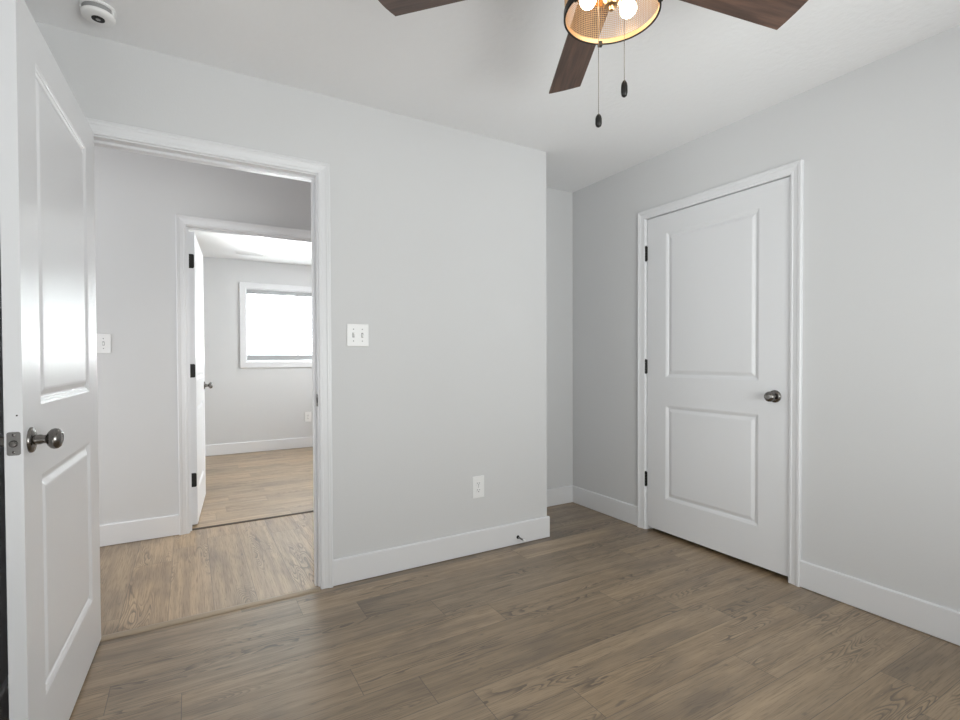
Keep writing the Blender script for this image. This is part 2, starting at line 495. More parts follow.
# bedroom
VX0, VX1, VZ0, VZ1 = 0.606, 1.83, 1.105, 2.005
bm = bmesh.new()
slab(bm, [-0.9, VX0, VX1, 2.7 + T], [0, VZ0, VZ1, CZ], {(1, 1)}, fyp(YB1), T)
struct('wall_bedroom_back', bm, M_WALL, 'bright grey bedroom wall around the window with blinds', 'wall')
bm = bmesh.new(); box(bm, -0.9, -0.9 + T, YB0, YB1, 0, CZ)
struct('wall_bedroom_left', bm, M_WALL, 'bedroom wall behind the far door', 'wall')
SY0, SY1, SZ0, SZ1 = 4.5, 6.0, 0.9, 2.1
bm = bmesh.new()
slab(bm, [YB0, SY0, SY1, YB1], [0, SZ0, SZ1, CZ], {(1, 1)}, fxp(2.7), T)
struct('wall_bedroom_right', bm, M_WALL, 'bedroom side wall with an added second window, out of view', 'wall')

# ------------------------------------------------------------------ baseboards
def base(name, pts, n, label):
    """straight run from pts[0] to pts[1] (wall line), n = unit vector into the room"""
    (xa, ya), (xb, yb) = pts
    bm = bmesh.new()
    prof = [(0, 0.003), (0.013, 0.003), (0.013, 0.1275), (0.009, 0.1325), (0, 0.1325)]
    A = [bm.verts.new((xa + n[0] * d, ya + n[1] * d, z)) for d, z in prof]
    B = [bm.verts.new((xb + n[0] * d, yb + n[1] * d, z)) for d, z in prof]
    for i in range(5):
        j = (i + 1) % 5
        bm.faces.new((A[i], A[j], B[j], B[i]))
    bm.faces.new(A); bm.faces.new(B)
    return struct(name, bm, M_TRIM, label, 'baseboard')


base('baseboard_back', [(0.6125, YA), (XE + 0.013, YA)], (0, -1), 'tall white baseboard under the outlet, ending at the outer corner')
base('baseboard_alcove_side', [(XE, YA), (XE, YC)], (1, 0), 'white baseboard on the side of the alcove')
base('baseboard_alcove', [(XE + 0.013, YC), (XB, YC)], (0, -1), 'short white baseboard at the back of the alcove')
base('baseboard_right', [(XB, YC - 0.013), (XB, 2.3735)], (-1, 0), 'white baseboard between the alcove corner and the closed door')
base('baseboard_right_near', [(XB, 1.3365), (XB, YF)], (-1, 0), 'white baseboard right of the closed door')
base('baseboard_left', [(XL, YF), (XL, YA)], (1, 0), 'baseboard on the shaded wall behind the open door')
base('baseboard_front', [(XL, YF), (XB, YF)], (0, 1), 'white baseboard below the window behind the viewer')
base('baseboard_hall_far', [(-2.0, YH1), (HX0 - 0.061, YH1)], (0, -1), 'white baseboard on the hallway wall left of the second doorway')
base('baseboard_hall_far_right', [(HX1 + 0.061, YH1), (XE - T, YH1)], (0, -1), 'white baseboard on the hallway wall right of the second doorway')
base('baseboard_hall_near', [(AX1 + 0.063, YH0), (XE - T, YH0)], (0, 1), 'white baseboard on the hallway side of the near wall')
base('baseboard_bedroom_back', [(-0.9 + T, YB1), (2.7, YB1)], (0, -1), 'white baseboard under the bedroom window')
base('baseboard_bedroom_left', [(-0.9 + T, YB0), (-0.9 + T, YB1)], (1, 0), 'white baseboard behind the far door')
base('baseboard_bedroom_right', [(2.7, YB0), (2.7, YB1)], (-1, 0), 'white baseboard on the bedroom side wall')

# ------------------------------------------------------------------ door casings, jambs, thresholds
def casing(name, u0, u1, z1, fn, label, prof=CASING, z0=0.0, four=False):
    bm = bmesh.new()
    sweep_frame(bm, u0, u1, z0, z1, prof, fn, four)
    return struct(name, bm, M_TRIM, label, 'door frame' if not four else 'window frame')


def jamb(name, u0, u1, z1, mk, depth, s0, s1, label):
    """jamb lining an opening (mk(u, d, z), d measured through the wall) with a door stop between s0 and s1"""
    bm = bmesh.new()
    prof = [(JT, 0), (0, 0), (0, s0), (-0.011, s0), (-0.011, s1), (0, s1), (0, depth), (JT, depth)]
    rows = []
    for d, h in prof:
        pts = [(u0 - d, 0), (u0 - d, z1 + d), (u1 + d, z1 + d), (u1 + d, 0)]
        rows.append([bm.verts.new(mk(u, h, z)) for u, z in pts])
    n = len(rows)
    for k in range(n):
        A, B = rows[k], rows[(k + 1) % n]
        for s in range(3): bm.faces.new((A[s], A[s + 1], B[s + 1], B[s]))
    bm.faces.new([r[0] for r in rows]); bm.faces.new([r[3] for r in rows])
    return struct(name, bm, M_TRIM, label, 'door frame')


casing('trim_1', AX0 - 0.005, AX1 + 0.005, AZ + 0.006, fyn(YA), 'white casing around the open doorway, on the room side')
casing('trim_2', AX0 - 0.005, AX1 + 0.005, AZ + 0.006, fyp(YH0), 'white casing around the near doorway, on the hallway side')
j1 = jamb('trim_3', AX0, AX1, AZ, lambda u, d, z: (u, YA + d, z), T, 0.042, 0.078, 'white jamb lining the open doorway, with strike plate')
casing('trim_4', DY0 - 0.000, DY1 + 0.008, DZ, fxn(XB), 'white casing around the closed door')
jamb('trim_5', DY0, DY1, DZ, lambda u, d, z: (XB + d, u, z), T, 0.040, 0.075, 'white jamb of the closed door')
casing('trim_6', HX0 - 0.005, HX1 + 0.005, HZ + 0.006, fyn(YH1), 'white casing around the second doorway, on the hallway side')
jamb('trim_7', HX0, HX1, HZ, lambda u, d, z: (u, YH1 + d, z), T, 0.036, 0.072, 'white jamb lining the second doorway')
casing('trim_8', HX0 - 0.005, HX1 + 0.005, HZ + 0.006, fyp(YB0), 'white casing around the second doorway, on the bedroom side')
# strike plate on the jamb: part of it
bm = bmesh.new()
box(bm, AX1 - 0.0016, AX1 + 0.001, YA + 0.004, YA + 0.034, 0.905, 0.965, 0.0006)
sp_ = tag(obj('strike_plate', bm, M_NICKEL, j1), 'steel strike plate')
bm = bmesh.new(); box(bm, AX1 - 0.0022, AX1 - 0.001, YA + 0.012, YA + 0.027, 0.921, 0.949)
obj('latch_hole', bm, M_GAP, sp_)


def strip(name, x0, x1, y0, y1, h, m, label):
    bm = bmesh.new()
    n = 9
    A, B = [], []
    for i in range(n + 1):
        t = i / n
        z = 0.002 + h * math.sin(math.pi * t) ** 0.6
        y = y0 + (y1 - y0) * t
        A.append(bm.verts.new((x0, y, z))); B.append(bm.verts.new((x1, y, z)))
    a0, a1 = bm.verts.new((x0, y1, 0.0)), bm.verts.new((x0, y0, 0.0))
    b0, b1 = bm.verts.new((x1, y1, 0.0)), bm.verts.new((x1, y0, 0.0))
    A += [a0, a1]; B += [b0, b1]
    for i in range(len(A)):
        j = (i + 1) % len(A)
        bm.faces.new((A[i], A[j], B[j], B[i]))
    bm.faces.new(A); bm.faces.new(B)
    return struct(name, bm, m, label, 'threshold')


strip('trim_9', AX0, AX1, 2.508, 2.550, 0.009, M_STRIP, 'tan transition strip on the floor of the near doorway')
strip('trim_10', HX0, HX1, 3.838, 3.868, 0.006, M_STRIPDARK, 'thin dark transition strip on the floor of the far doorway')

# ------------------------------------------------------------------ doors
def door_leaf(Wd, z0, z1, panels, stile, t=0.035, stile2=None):
    """moulded two-panel leaf: x 0..Wd, y 0..t, z z0..z1; panels = [(zb, zt), ...]"""
    bm = bmesh.new()
    us = [0, stile, Wd - (stile2 or stile), Wd]
    zs = [z0] + [z for p in panels for z in p] + [z1]
    hole = {(1, 1), (1, 3)}
    # both skins and rims share vertices; recessed panels fill the holes on each side
    rings = [(0.0, 0.0), (0.0025, 0.0014), (0.007, 0.0026), (0.009, 0.0046), (0.0135, 0.0062), (0.016, 0.0094), (0.020, 0.0102), (0.024, 0.0098), (0.039, 0.0030), (0.045, 0.0020), (0.047, 0.0020)]
    V = {}
    def v(i, j, k):
        if (i, j, k) not in V: V[(i, j, k)] = bm.verts.new((us[i], t * k, zs[j]))
        return V[(i, j, k)]
    I, J = 3, len(zs) - 1
    for k in (0, 1):
        for i in range(I):
            for j in range(J):
                if (i, j) not in hole:
                    bm.faces.new((v(i, j, k), v(i + 1, j, k), v(i + 1, j + 1, k), v(i, j + 1, k)))
                    continue
                prev = [v(i, j, k), v(i + 1, j, k), v(i + 1, j + 1, k), v(i, j + 1, k)]
                for d, dep in rings[1:]:
                    y = dep if k == 0 else t - dep
                    cur = [bm.verts.new((x, y, z)) for x, z in ((us[i] + d, zs[j] + d), (us[i + 1] - d, zs[j] + d), (us[i + 1] - d, zs[j + 1] - d), (us[i] + d, zs[j + 1] - d))]
                    for q in range(4): bm.faces.new((prev[q], prev[(q + 1) % 4], cur[(q + 1) % 4], cur[q]))
                    prev = cur
                bm.faces.new(prev)
    for j in range(J):
        bm.faces.new((v(0, j, 0), v(0, j, 1), v(0, j + 1, 1), v(0, j + 1, 0)))
        bm.faces.new((v(I, j, 0), v(I, j, 1), v(I, j + 1, 1), v(I, j + 1, 0)))
    for i in range(I):
        bm.faces.new((v(i, 0, 0), v(i, 0, 1), v(i + 1, 0, 1), v(i + 1, 0, 0)))
        bm.faces.new((v(i, J, 0), v(i, J, 1), v(i + 1, J, 1), v(i + 1, J, 0)))
    return bm


KNOB = [(0.0, -0.001), (0.0125, -0.001), (0.0125, 0.020), (0.0105, 0.026), (0.0108, 0.031), (0.018, 0.035), (0.0245, 0.041), (0.0268, 0.048), (0.0255, 0.055), (0.021, 0.0605), (0.013, 0.0635), (0.0122, 0.0625), (0.0, 0.0630)]
ROSE = [(0.0, -0.001), (0.0325, -0.001), (0.0325, 0.003), (0.030, 0.0065), (0.020, 0.0095), (0.0, 0.010)]


def knob(parent, u, z, v, sgn):
    """round knob on the face y=v, pointing along sgn*y"""
    mx = Matrix.Translation((u, v, z)) @ Matrix.Rotation(R(-90) * sgn, 4, 'X')
    bm = bmesh.new(); lathe(bm, KNOB, 32, mx)
    k = tag(obj('door_knob', bm, M_NICKEL, parent, smooth=True, angle=40), 'round satin nickel knob')
    bm = bmesh.new(); lathe(bm, ROSE, 32, mx)
    obj('rosette', bm, M_NICKEL, k, smooth=True, angle=40)
    return k


def latch(parent, Wd, z, t=0.035):
    bm = bmesh.new()
    hy, hz, r = t / 2 - 0.0045, 0.0285, 0.005
    pts = []
    for q0, sy, sz in ((0, 1, 1), (90, -1, 1), (180, -1, -1), (270, 1, -1)):
        for a in range(5):
            q = R(q0 + 22.5 * a); pts.append((t / 2 + sy * (hy - r) + r * math.cos(q), z + sz * (hz - r) + r * math.sin(q)))
    A = [bm.verts.new((Wd - 0.001, y, zz)) for y, zz in pts]; B = [bm.verts.new((Wd + 0.0012, y, zz)) for y, zz in pts]
    bm.faces.new(A); bm.faces.new(B)
    for i in range(len(A)): bm.faces.new((A[i], A[(i + 1) % len(A)], B[(i + 1) % len(A)], B[i]))
    l = tag(obj('latch_plate', bm, M_STEEL, parent), 'small steel latch plate on the door edge')
    bm = bmesh.new()
    lathe(bm, [(0, 0), (0.0085, 0), (0.0085, 0.004), (0.006, 0.0075), (0, 0.008)], 20, Matrix.Translation((Wd + 0.0005, t / 2, z)) @ Matrix.Rotation(R(90), 4, 'Y'))
    obj('latch_bolt', bm, M_NICKEL, l, smooth=True, angle=40)
    bm = bmesh.new()
    for s in (-1, 1):
        lathe(bm, [(0, 0), (0.0034, 0), (0.0028, 0.0009), (0, 0.001)], 14, Matrix.Translation((Wd + 0.001, t / 2, z + s * 0.021)) @ Matrix.Rotation(R(90), 4, 'Y'))
    obj('screw', bm, M_NICKEL, l, smooth=True)


def barrel_hinge(parent, z0, z1, u, v):
    bm = bmesh.new()
    r = 0.0072
    n = 5
    h = (z1 - z0) / n
    for i in range(n):
        lathe(bm, [(0, 0.0004), (r * 0.9, 0.0004), (r, 0.001), (r, h - 0.001), (r * 0.9, h - 0.0004), (0, h - 0.0004)], 16, Matrix.Translation((u, v, z0 + i * h)))
    for zz, s in ((z0, -1), (z1, 1)):
        lathe(bm, [(0, 0), (0.005, 0), (0.004, s * 0.003), (0, s * 0.004)], 12, Matrix.Translation((u, v, zz)))
    box(bm, u - 0.001, u + 0.010, v + 0.001, v + 0.0045, z0 + 0.002, z1 - 0.002)
    tag(obj('hinge', bm, M_BLACK, parent), 'black hinge')


def leaf_hinge(parent, z0, z1, t=0.035):
    """hinge leaf let into the hinge edge (x=0), rounded outer corners"""
    bm = bmesh.new()
    r, y0, y1, x0, x1 = 0.010, 0.003, 0.0335, -0.0016, 0.0006
    pts = [(y1, z0), (y1, z1)]
    for a in range(7):
        q = R(90 * a / 6); pts.append((y0 + r - r * math.sin(q), z1 - r + r * math.cos(q)))
    for a in range(7):
        q = R(90 * a / 6); pts.append((y0 + r - r * math.cos(q), z0 + r - r * math.sin(q)))
    A = [bm.verts.new((x0, y, z)) for y, z in pts]; B = [bm.verts.new((x1, y, z)) for y, z in pts]
    bm.faces.new(A); bm.faces.new(B)
    for i in range(len(A)):
        j = (i + 1) % len(A)
        bm.faces.new((A[i], A[j], B[j], B[i]))
    lathe(bm, [(0, z0), (0.0065, z0), (0.0065, z1), (0, z1)], 14, Matrix.Translation((-0.004, t + 0.004, 0)))
    tag(obj('hinge', bm, M_BLACK, parent), 'black hinge')


PAN = [(0.235, 0.837), (1.017, 1.932)]
HZS = [(0.290, 0.385), (1.037, 1.129), (1.779, 1.875)]

# door_1: open leaf on the left, in the near doorway
d1 = empty('door_1', (-0.354, 2.516, 0), R(-92), 'white two-panel door standing open at the left edge, knob towards the viewer', 'door', kind='structure')
obj('door_leaf', door_leaf(0.903, 0.010, 2.0445, [(0.228, 0.832), (1.020, 1.934)], 0.147), M_DOOR, d1)
knob(d1, 0.903 - 0.056, 0.937, 0.035, 1)
knob(d1, 0.903 - 0.056, 0.937, 0.0, -1)
latch(d1, 0.903, 0.937)
bm = bmesh.new(); lathe(bm, [(0, 0), (0.002, 0), (0.002, 0.0004), (0, 0.0004)], 10, Matrix.Translation((0.903, 0.024, 1.005)) @ Matrix.Rotation(R(90), 4, 'Y'))
obj('edge_hole', bm, M_GAP, d1)
for a, b in HZS: barrel_hinge(d1, a, b, -0.009, -0.003)

# door_2: closed closet door in the right wall
d2 = empty('door_2', (XB + 0.001, 2.3045, 0), R(-90), 'closed white two-panel door in the right wall', 'door', kind='structure')
obj('door_leaf', door_leaf(0.9065, 0.0245, 2.0480, PAN, 0.146, stile2=0.159), M_DOOR, d2)
knob(d2, 0.9065 - 0.072, 0.938, 0.0, -1)
latch(d2, 0.9065, 0.938)
for a, b in HZS: barrel_hinge(d2, a, b, -0.0085, -0.0050)

# door_3: bedroom door opened inwards
d3 = empty('door_3', (0.041, 3.926, 0), R(85.3), 'white door opened into the far bedroom, seen almost edge-on with three black hinges', 'door', kind='structure')
obj('door_leaf', door_leaf(0.86, 0.012, 2.005, [(0.225, 0.82), (1.0, 1.895)], 0.14), M_DOOR, d3)
knob(d3, 0.86 - 0.06, 0.925, 0.0, -1)
knob(d3, 0.86 - 0.06, 0.925, 0.035, 1)
latch(d3, 0.86, 0.925)
for a, b in HZS: leaf_hinge(d3, a - 0.02, b - 0.02)

# ------------------------------------------------------------------ windows
def window(name, mk, u0, u1, z0, z1, depth, label, mull=True):
    root = empty(name, (0, 0, 0), 0, label, 'window', kind='structure')
    bm = bmesh.new()          # lining of the opening
    rows = []
    for d, h in ((0.0, 0.0), (0.0, depth), (-0.010, depth), (-0.010, 0.0)):
        rows.append([bm.verts.new(mk(u, h, z)) for u, z in ((u0 - d, z0 - d), (u0 - d, z1 + d), (u1 + d, z1 + d), (u1 + d, z0 - d))])
    for k in range(4):
        A, B = rows[k], rows[(k + 1) % 4]
        for s in range(4): bm.faces.new((A[s], A[(s + 1) % 4], B[(s + 1) % 4], B[s]))
    obj('window_lining', bm, M_TRIM, root)
    um = (u0 + u1) / 2
    cells = [(u0 + 0.012, um + 0.015), (um - 0.015, u1 - 0.012)] if mull else [(u0 + 0.012, u1 - 0.012)]
    for q, (a, b) in enumerate(cells):
        bm = bmesh.new()
        rows = []
        d0 = depth * 0.62 + 0.012 * q
        for d, h in ((0.0, 0.0), (0.0, 0.012), (-0.032, 0.012), (-0.032, 0.0)):
            za, zb = z0 + 0.012, z1 - 0.012
            rows.append([bm.verts.new(mk(u, d0 + h, z)) for u, z in ((a - d, za - d), (a - d, zb + d), (b + d, zb + d), (b + d, za - d))])
        for k in range(4):
            A, B = rows[k], rows[(k + 1) % 4]
            for s in range(4): bm.faces.new((A[s], A[(s + 1) % 4], B[(s + 1) % 4], B[s]))
        fr = obj('window_frame', bm, M_VINYL, root)
        bm = bmesh.new()
        P = [mk(u, d0 + h, z) for h in (0.004, 0.008) for u, z in ((a + 0.030, z0 + 0.042), (b - 0.030, z0 + 0.042), (b - 0.030, z1 - 0.042), (a + 0.030, z1 - 0.042))]
        V = [bm.verts.new(p) for p in P]
        for f in ((0, 1, 2, 3), (4, 5, 6, 7), (0, 1, 5, 4), (1, 2, 6, 5), (2, 3, 7, 6), (3, 0, 4, 7)): bm.faces.new([V[i] for i in f])
        obj('pane', bm, M_GLASS, fr)
    return root


window('window_1', lambda u, d, z: (u, YB1 + d, z), VX0, VX1, VZ0, VZ1, T, 'bright bedroom window behind white blinds')
casing('trim_11', VX0, VX1, VZ1, fyn(YB1), 'white casing around the bedroom window', FLATCASE, VZ0, True)
window('window_2', lambda u, d, z: (u, YF - d, z), WX0, WX1, WZ0, WZ1, T, 'window behind the viewer that lights the near room')
casing('trim_12', WX0, WX1, WZ1, fyp(YF), 'white casing around the window behind the viewer', FLATCASE, WZ0, True)
window('window_added_left', lambda u, d, z: (XL - d, u, z), LY0, LY1, 0.62, 2.10, T, 'unseen left window added to light the near room')  # invented window, carries the fill for the right wall
casing('trim_13', LY0, LY1, 2.10, fxp(XL), 'white casing around the added left window of the near room', FLATCASE, 0.62, True)
window('window_added_side', lambda u, d, z: (2.7 + d, u, z), SY0, SY1, SZ0, SZ1, T, 'unseen side window added to light the far bedroom')  # invented window, carries the bedroom side fill

# blinds in the bedroom window
bl = empty('window_blind', (VX0 + 0.012, YB1 + 0.012, VZ0 + 0.010), 0, 'white horizontal slat blind lowered over the bright bedroom window', 'blind')
bw_, bh_ = VX1 - VX0 - 0.024, VZ1 - VZ0 - 0.022
bm = bmesh.new(); box(bm, 0, bw_, -0.006, 0.050, bh_ - 0.052, bh_, 0.002)
obj('headrail', bm, M_RAIL, bl)
bm = bmesh.new()
nsl, zt, zb = 19, bh_ - 0.072, 0.105
for i in range(nsl):
    z = zt + (zb - zt) * i / (nsl - 1)
    c, s = math.cos(R(43)), math.sin(R(43))
    y, w, th = 0.024, 0.024, 0.0014
    P = [(y - w * c - th * s, z + w * s - th * c), (y + w * c - th * s, z - w * s - th * c), (y + w * c + th * s, z - w * s + th * c), (y - w * c + th * s, z + w * s + th * c)]
    A = [bm.verts.new((0.008, a, b)) for a, b in P]; B = [bm.verts.new((bw_ - 0.008, a, b)) for a, b in P]
    bm.faces.new(A); bm.faces.new(B)
    for k in range(4): bm.faces.new((A[k], A[(k + 1) % 4], B[(k + 1) % 4], B[k]))
obj('slats', bm, M_SLAT, bl)
bm = bmesh.new(); box(bm, 0.006, bw_ - 0.006, 0.0, 0.048, 0.018, 0.074, 0.003)
obj('bottom_rail', bm, M_RAIL, bl)
for fx in (0.12, 0.5, 0.88):
    bm = bmesh.new()
    for y in (-0.002, 0.050): tube(bm, [(bw_ * fx, y, 0.06), (bw_ * fx, y, bh_ - 0.05)], 0.0011, 6)
    obj('ladder_cord', bm, M_VINYL, bl)
bm = bmesh.new(); tube(bm, [(0.085, -0.012, bh_ - 0.05), (0.085, -0.014, 0.30)], 0.0035, 8)
obj('tilt_wand', bm, M_GREYGAP, bl)

# ------------------------------------------------------------------ ceiling fan
FX, FY, BZF = 0.9736, 0.978, 2.200
fan = empty('ceiling_fan', (FX, FY, CZ), 0, 'five-blade ceiling fan with walnut blades and a wire-mesh lamp drum', 'ceiling fan')
L = lambda z: z - CZ
bm = bmesh.new(); lathe(bm, [(0, L(2.4395)), (0.072, L(2.4395)), (0.074, L(2.43)), (0.066, L(2.395)), (0.040, L(2.375)), (0, L(2.374))], 40)
obj('canopy', bm, M_BRONZE, fan, smooth=True, angle=35)
bm = bmesh.new(); lathe(bm, [(0, L(2.38)), (0.014, L(2.38)), (0.014, L(2.30)), (0, L(2.30))], 20)
obj('downrod', bm, M_BRONZE, fan, smooth=True, angle=35)
bm = bmesh.new(); lathe(bm, [(0, L(2.315)), (0.03, L(2.315)), (0.075, L(2.300)), (0.112, L(2.275)), (0.118, L(2.255)), (0.118, L(2.225)), (0.105, L(2.205)), (0.075, L(2.190)), (0.075, L(2.172)), (0, L(2.171))], 48)
obj('motor_housing', bm, M_BRONZE, fan, smooth=True, angle=35)
PITCH, PH = math.tan(-0.2485), 1.0634
for k in range(5):
    a = PH + (k - 1) * 2 * math.pi / 5
    bm = bmesh.new()
    hw = lambda u: 0.0521 + (0.0623 - 0.0521) * u / 0.65
    us = [0.165, 0.172] + [0.2 + 0.05 * i for i in range(9)] + [0.640]
    top, bot = [], []
    cols = []
    def add(u, w):
        row = []
        for v in (w, w * 0.5, 0, -w * 0.5, -w):
            z = L(BZF) + PITCH * v
            row.append((u, v, z))
        return row
    for i, u in enumerate(us): cols.append(add(u, hw(u) * (0.90 if i == 0 else 1.0)))
    endr = [(0.6547, hw(0.6547)), (0.6580, hw(0.655) * 0.5), (0.6595, 0.0), (0.6590, -hw(0.656) * 0.5), (0.6577, -hw(0.6577))]
    cols.append([(u, v, L(BZF) + PITCH * v) for u, v in endr])
    th = 0.0032
    VT = [[bm.verts.new((x, y, z + th)) for x, y, z in c] for c in cols]
    VB = [[bm.verts.new((x, y, z - th)) for x, y, z in c] for c in cols]
    n, mm = len(cols), 5
    for i in range(n - 1):
        for j in range(mm - 1):
            bm.faces.new((VT[i][j], VT[i + 1][j], VT[i + 1][j + 1], VT[i][j + 1]))
            bm.faces.new((VB[i][j], VB[i][j + 1], VB[i + 1][j + 1], VB[i + 1][j]))
        bm.faces.new((VT[i][0], VB[i][0], VB[i + 1][0], VT[i + 1][0]))
        bm.faces.new((VT[i][-1], VT[i + 1][-1], VB[i + 1][-1], VB[i][-1]))
    for j in range(mm - 1):
        bm.faces.new((VT[0][j], VT[0][j + 1], VB[0][j + 1], VB[0][j]))
        bm.faces.new((VT[-1][j], VB[-1][j], VB[-1][j + 1], VT[-1][j + 1]))
    b_ = tag(obj('blade', bm, M_WALNUT, fan), 'dark walnut fan blade')
    b_.rotation_euler = (0, 0, a)
    # blade iron: arm from the motor to the blade with a spread foot on top of it
    bm = bmesh.new()
    arm = [(0.085, 0.016, L(2.236)), (0.125, 0.014, L(2.228)), (0.160, 0.018, L(2.213)), (0.185, 0.030, None), (0.250, 0.034, None), (0.268, 0.022, None)]
    rt, rb = [], []
    for u, w, z in arm:
        rr1, rr2 = [], []
        for v in (w, -w):
            zz = z if z is not None else L(BZF) + PITCH * v + th + 0.0006
            rr1.append(bm.verts.new((u, v, zz + 0.005))); rr2.append(bm.verts.new((u, v, zz)))
        rt.append(rr1); rb.append(rr2)
    for i in range(len(arm) - 1):
        bm.faces.new((rt[i][0], rt[i + 1][0], rt[i + 1][1], rt[i][1])); bm.faces.new((rb[i][0], rb[i][1], rb[i + 1][1], rb[i + 1][0]))
        for s in (0, 1): bm.faces.new((rt[i][s], rb[i][s], rb[i + 1][s], rt[i + 1][s]))
    for i in (0, -1): bm.faces.new((rt[i][0], rt[i][1], rb[i][1], rb[i][0]))
    obj('blade_iron', bm, M_BRONZE, b_)

# mesh drum of the light kit
DR, DZ0, DZ1 = 0.1215, 2.050, 2.158
bm = bmesh.new()
nv, nh, wr = 130, 20, 0.0007
for i in range(nv):
    a = 2 * math.pi * i / nv
    x, y = DR * math.cos(a), DR * math.sin(a)
    tube(bm, [(x, y, L(DZ0)), (x, y, L(DZ1))], wr, 4)
for j in range(1, nh):
    z = DZ0 + (DZ1 - DZ0) * j / nh
    tube(bm, [(DR * math.cos(2 * math.pi * i / 72), DR * math.sin(2 * math.pi * i / 72), L(z)) for i in range(72)], wr, 4, closed=True)
drum = tag(obj('mesh_shade', bm, M_MESH, fan, recalc=False), 'brass wire-mesh lamp drum')
bm = bmesh.new()
closed_lathe(bm, [(DR + 0.003, L(2.0435)), (DR + 0.003, L(2.060)), (DR + 0.0008, L(2.060)), (DR + 0.0008, L(2.0455)), (DR - 0.002, L(2.0455)), (DR - 0.002, L(2.0435))], 96)
obj('rim', bm, M_BLACK, drum, smooth=True, angle=35)
bm = bmesh.new()
closed_lathe(bm, [(DR + 0.0007, L(2.0457)), (DR + 0.0007, L(2.058)), (DR - 0.0012, L(2.058)), (DR - 0.0012, L(2.0457))], 96)
obj('inner_band', bm, M_MESH, drum, smooth=True, angle=35)
bm = bmesh.new()
closed_lathe(bm, [(DR + 0.003, L(2.150)), (DR + 0.003, L(2.168)), (DR - 0.002, L(2.168)), (DR - 0.002, L(2.150))], 96)
lathe(bm, [(0, L(2.1712)), (DR + 0.001, L(2.1712)), (DR + 0.001, L(2.166)), (0, L(2.166))], 96)
obj('top_plate', bm, M_BRASS, drum, smooth=True, angle=35)
for k in range(3):
    a = R(60 + 120 * k)
    bm = bmesh.new(); box(bm, DR - 0.004, DR + 0.0075, -0.006, 0.006, L(2.0385), L(2.052), 0.001)
    c = obj('clip', bm, M_BLACK, drum); c.rotation_euler = (0, 0, a)
# lamp cluster: hub plus three sockets with bulbs
bm = bmesh.new(); lathe(bm, [(0, L(2.168)), (0.042, L(2.168)), (0.044, L(2.150)), (0.036, L(2.128)), (0.026, L(2.112)), (0.023, L(2.078)), (0.017, L(2.069)), (0.007, L(2.066)), (0.006, L(2.057)), (0, L(2.055))], 32)
obj('lamp_hub', bm, M_BRASS, fan, smooth=True, angle=35)
for k, az in enumerate((R(1), R(152), R(258))):
    mx = Matrix.Rotation(az, 4, 'Z') @ Matrix.Translation((0.020, 0, L(2.116))) @ Matrix.Rotation(R(128), 4, 'Y')
    bm = bmesh.new(); lathe(bm, [(0, -0.004), (0.0125, -0.004), (0.0160, 0.002), (0.0160, 0.026), (0.0135, 0.027), (0.0, 0.027)], 24, mx)
    s_ = tag(obj('lamp_socket', bm, M_BRASS, fan, smooth=True, angle=35), 'brass lamp socket')
    bm = bmesh.new()
    lathe(bm, [(0, 0.0265), (0.011, 0.0265), (0.012, 0.033), (0.0185, 0.043), (0.0222, 0.053), (0.0215, 0.061), (0.017, 0.069), (0.009, 0.0735), (0, 0.075)], 24, mx)
    tag(obj('light_bulb', bm, M_BULB, s_, smooth=True), 'lit warm white bulb')
# pull chains
for (s, zt, zp0, zp1, lab) in ((-0.034, 2.105, 1.784, 1.751, 'longer bead chain with dark pull'), (0.034, 2.105, 1.872, 1.830, 'shorter bead chain with dark pull')):
    x, y = Rt.x * s, Rt.y * s
    bm = bmesh.new()
    tube(bm, [(x, y, L(zt + 0.03)), (x, y, L(zp0))], 0.0006, 6)
    nb = int((zt - zp0) / 0.0052)
    for i in range(nb):
        z = zp0 + (i + 0.5) * (zt - zp0) / nb
        lathe(bm, [(0, -0.0015), (0.0013, -0.0008), (0.0013, 0.0008), (0, 0.0015)], 6, Matrix.Translation((x, y, L(z))))
    ch = tag(obj('pull_chain', bm, M_CHAIN, fan, smooth=True), lab)
    bm = bmesh.new()
    hh = zp0 - zp1
    lathe(bm, [(0, 0), (0.0035, 0.0), (0.0070, -0.15 * hh), (0.0085, -0.35 * hh), (0.0086, -0.72 * hh), (0.0068, -0.92 * hh), (0.0035, -hh), (0, -hh)], 20, Matrix.Translation((x, y, L(zp0))))
    obj('chain_pull', bm, M_BLACK, ch, smooth=True, angle=50)

# ------------------------------------------------------------------ smoke detector
sd = empty('smoke_detector', (-0.276, 2.326, CZ), R(40), 'round white smoke detector on the ceiling above the open door', 'smoke detector')
bm = bmesh.new(); lathe(bm, [(0, 0), (0.055, 0), (0.056, -0.002), (0.056, -0.006), (0.053, -0.008), (0, -0.008)], 48)
obj('base_plate', bm, M_PLAST, sd, smooth=True, angle=35)
bm = bmesh.new(); lathe(bm, [(0, -0.007), (0.0485, -0.007), (0.0485, -0.0265), (0, -0.0265)], 48)
obj('vent_band', bm, M_GREYGAP, sd, smooth=True, angle=35)
bm = bmesh.new(); lathe(bm, [(0, -0.0255), (0.052, -0.0255), (0.0535, -0.028), (0.052, -0.034), (0.046, -0.0385), (0.030, -0.040), (0, -0.0405)], 48)
obj('cover', bm, M_PLAST, sd, smooth=True, angle=50)
for k in (-62, 58, 140):
    bm = bmesh.new(); box(bm, 0.046, 0.0535, -0.0045, 0.0045, -0.0275, -0.0065, 0.0008)
    o = obj('spacer', bm, M_PLAST, sd); o.rotation_euler = (0, 0, R(k))
bm = bmesh.new()
lathe(bm, [(0, -0.039), (0.0205, -0.039), (0.0205, -0.0418), (0.017, -0.0426), (0, -0.0426)], 32)
o = tag(obj('test_button', bm, M_GAP, sd, smooth=True, angle=40), 'dark round test button')
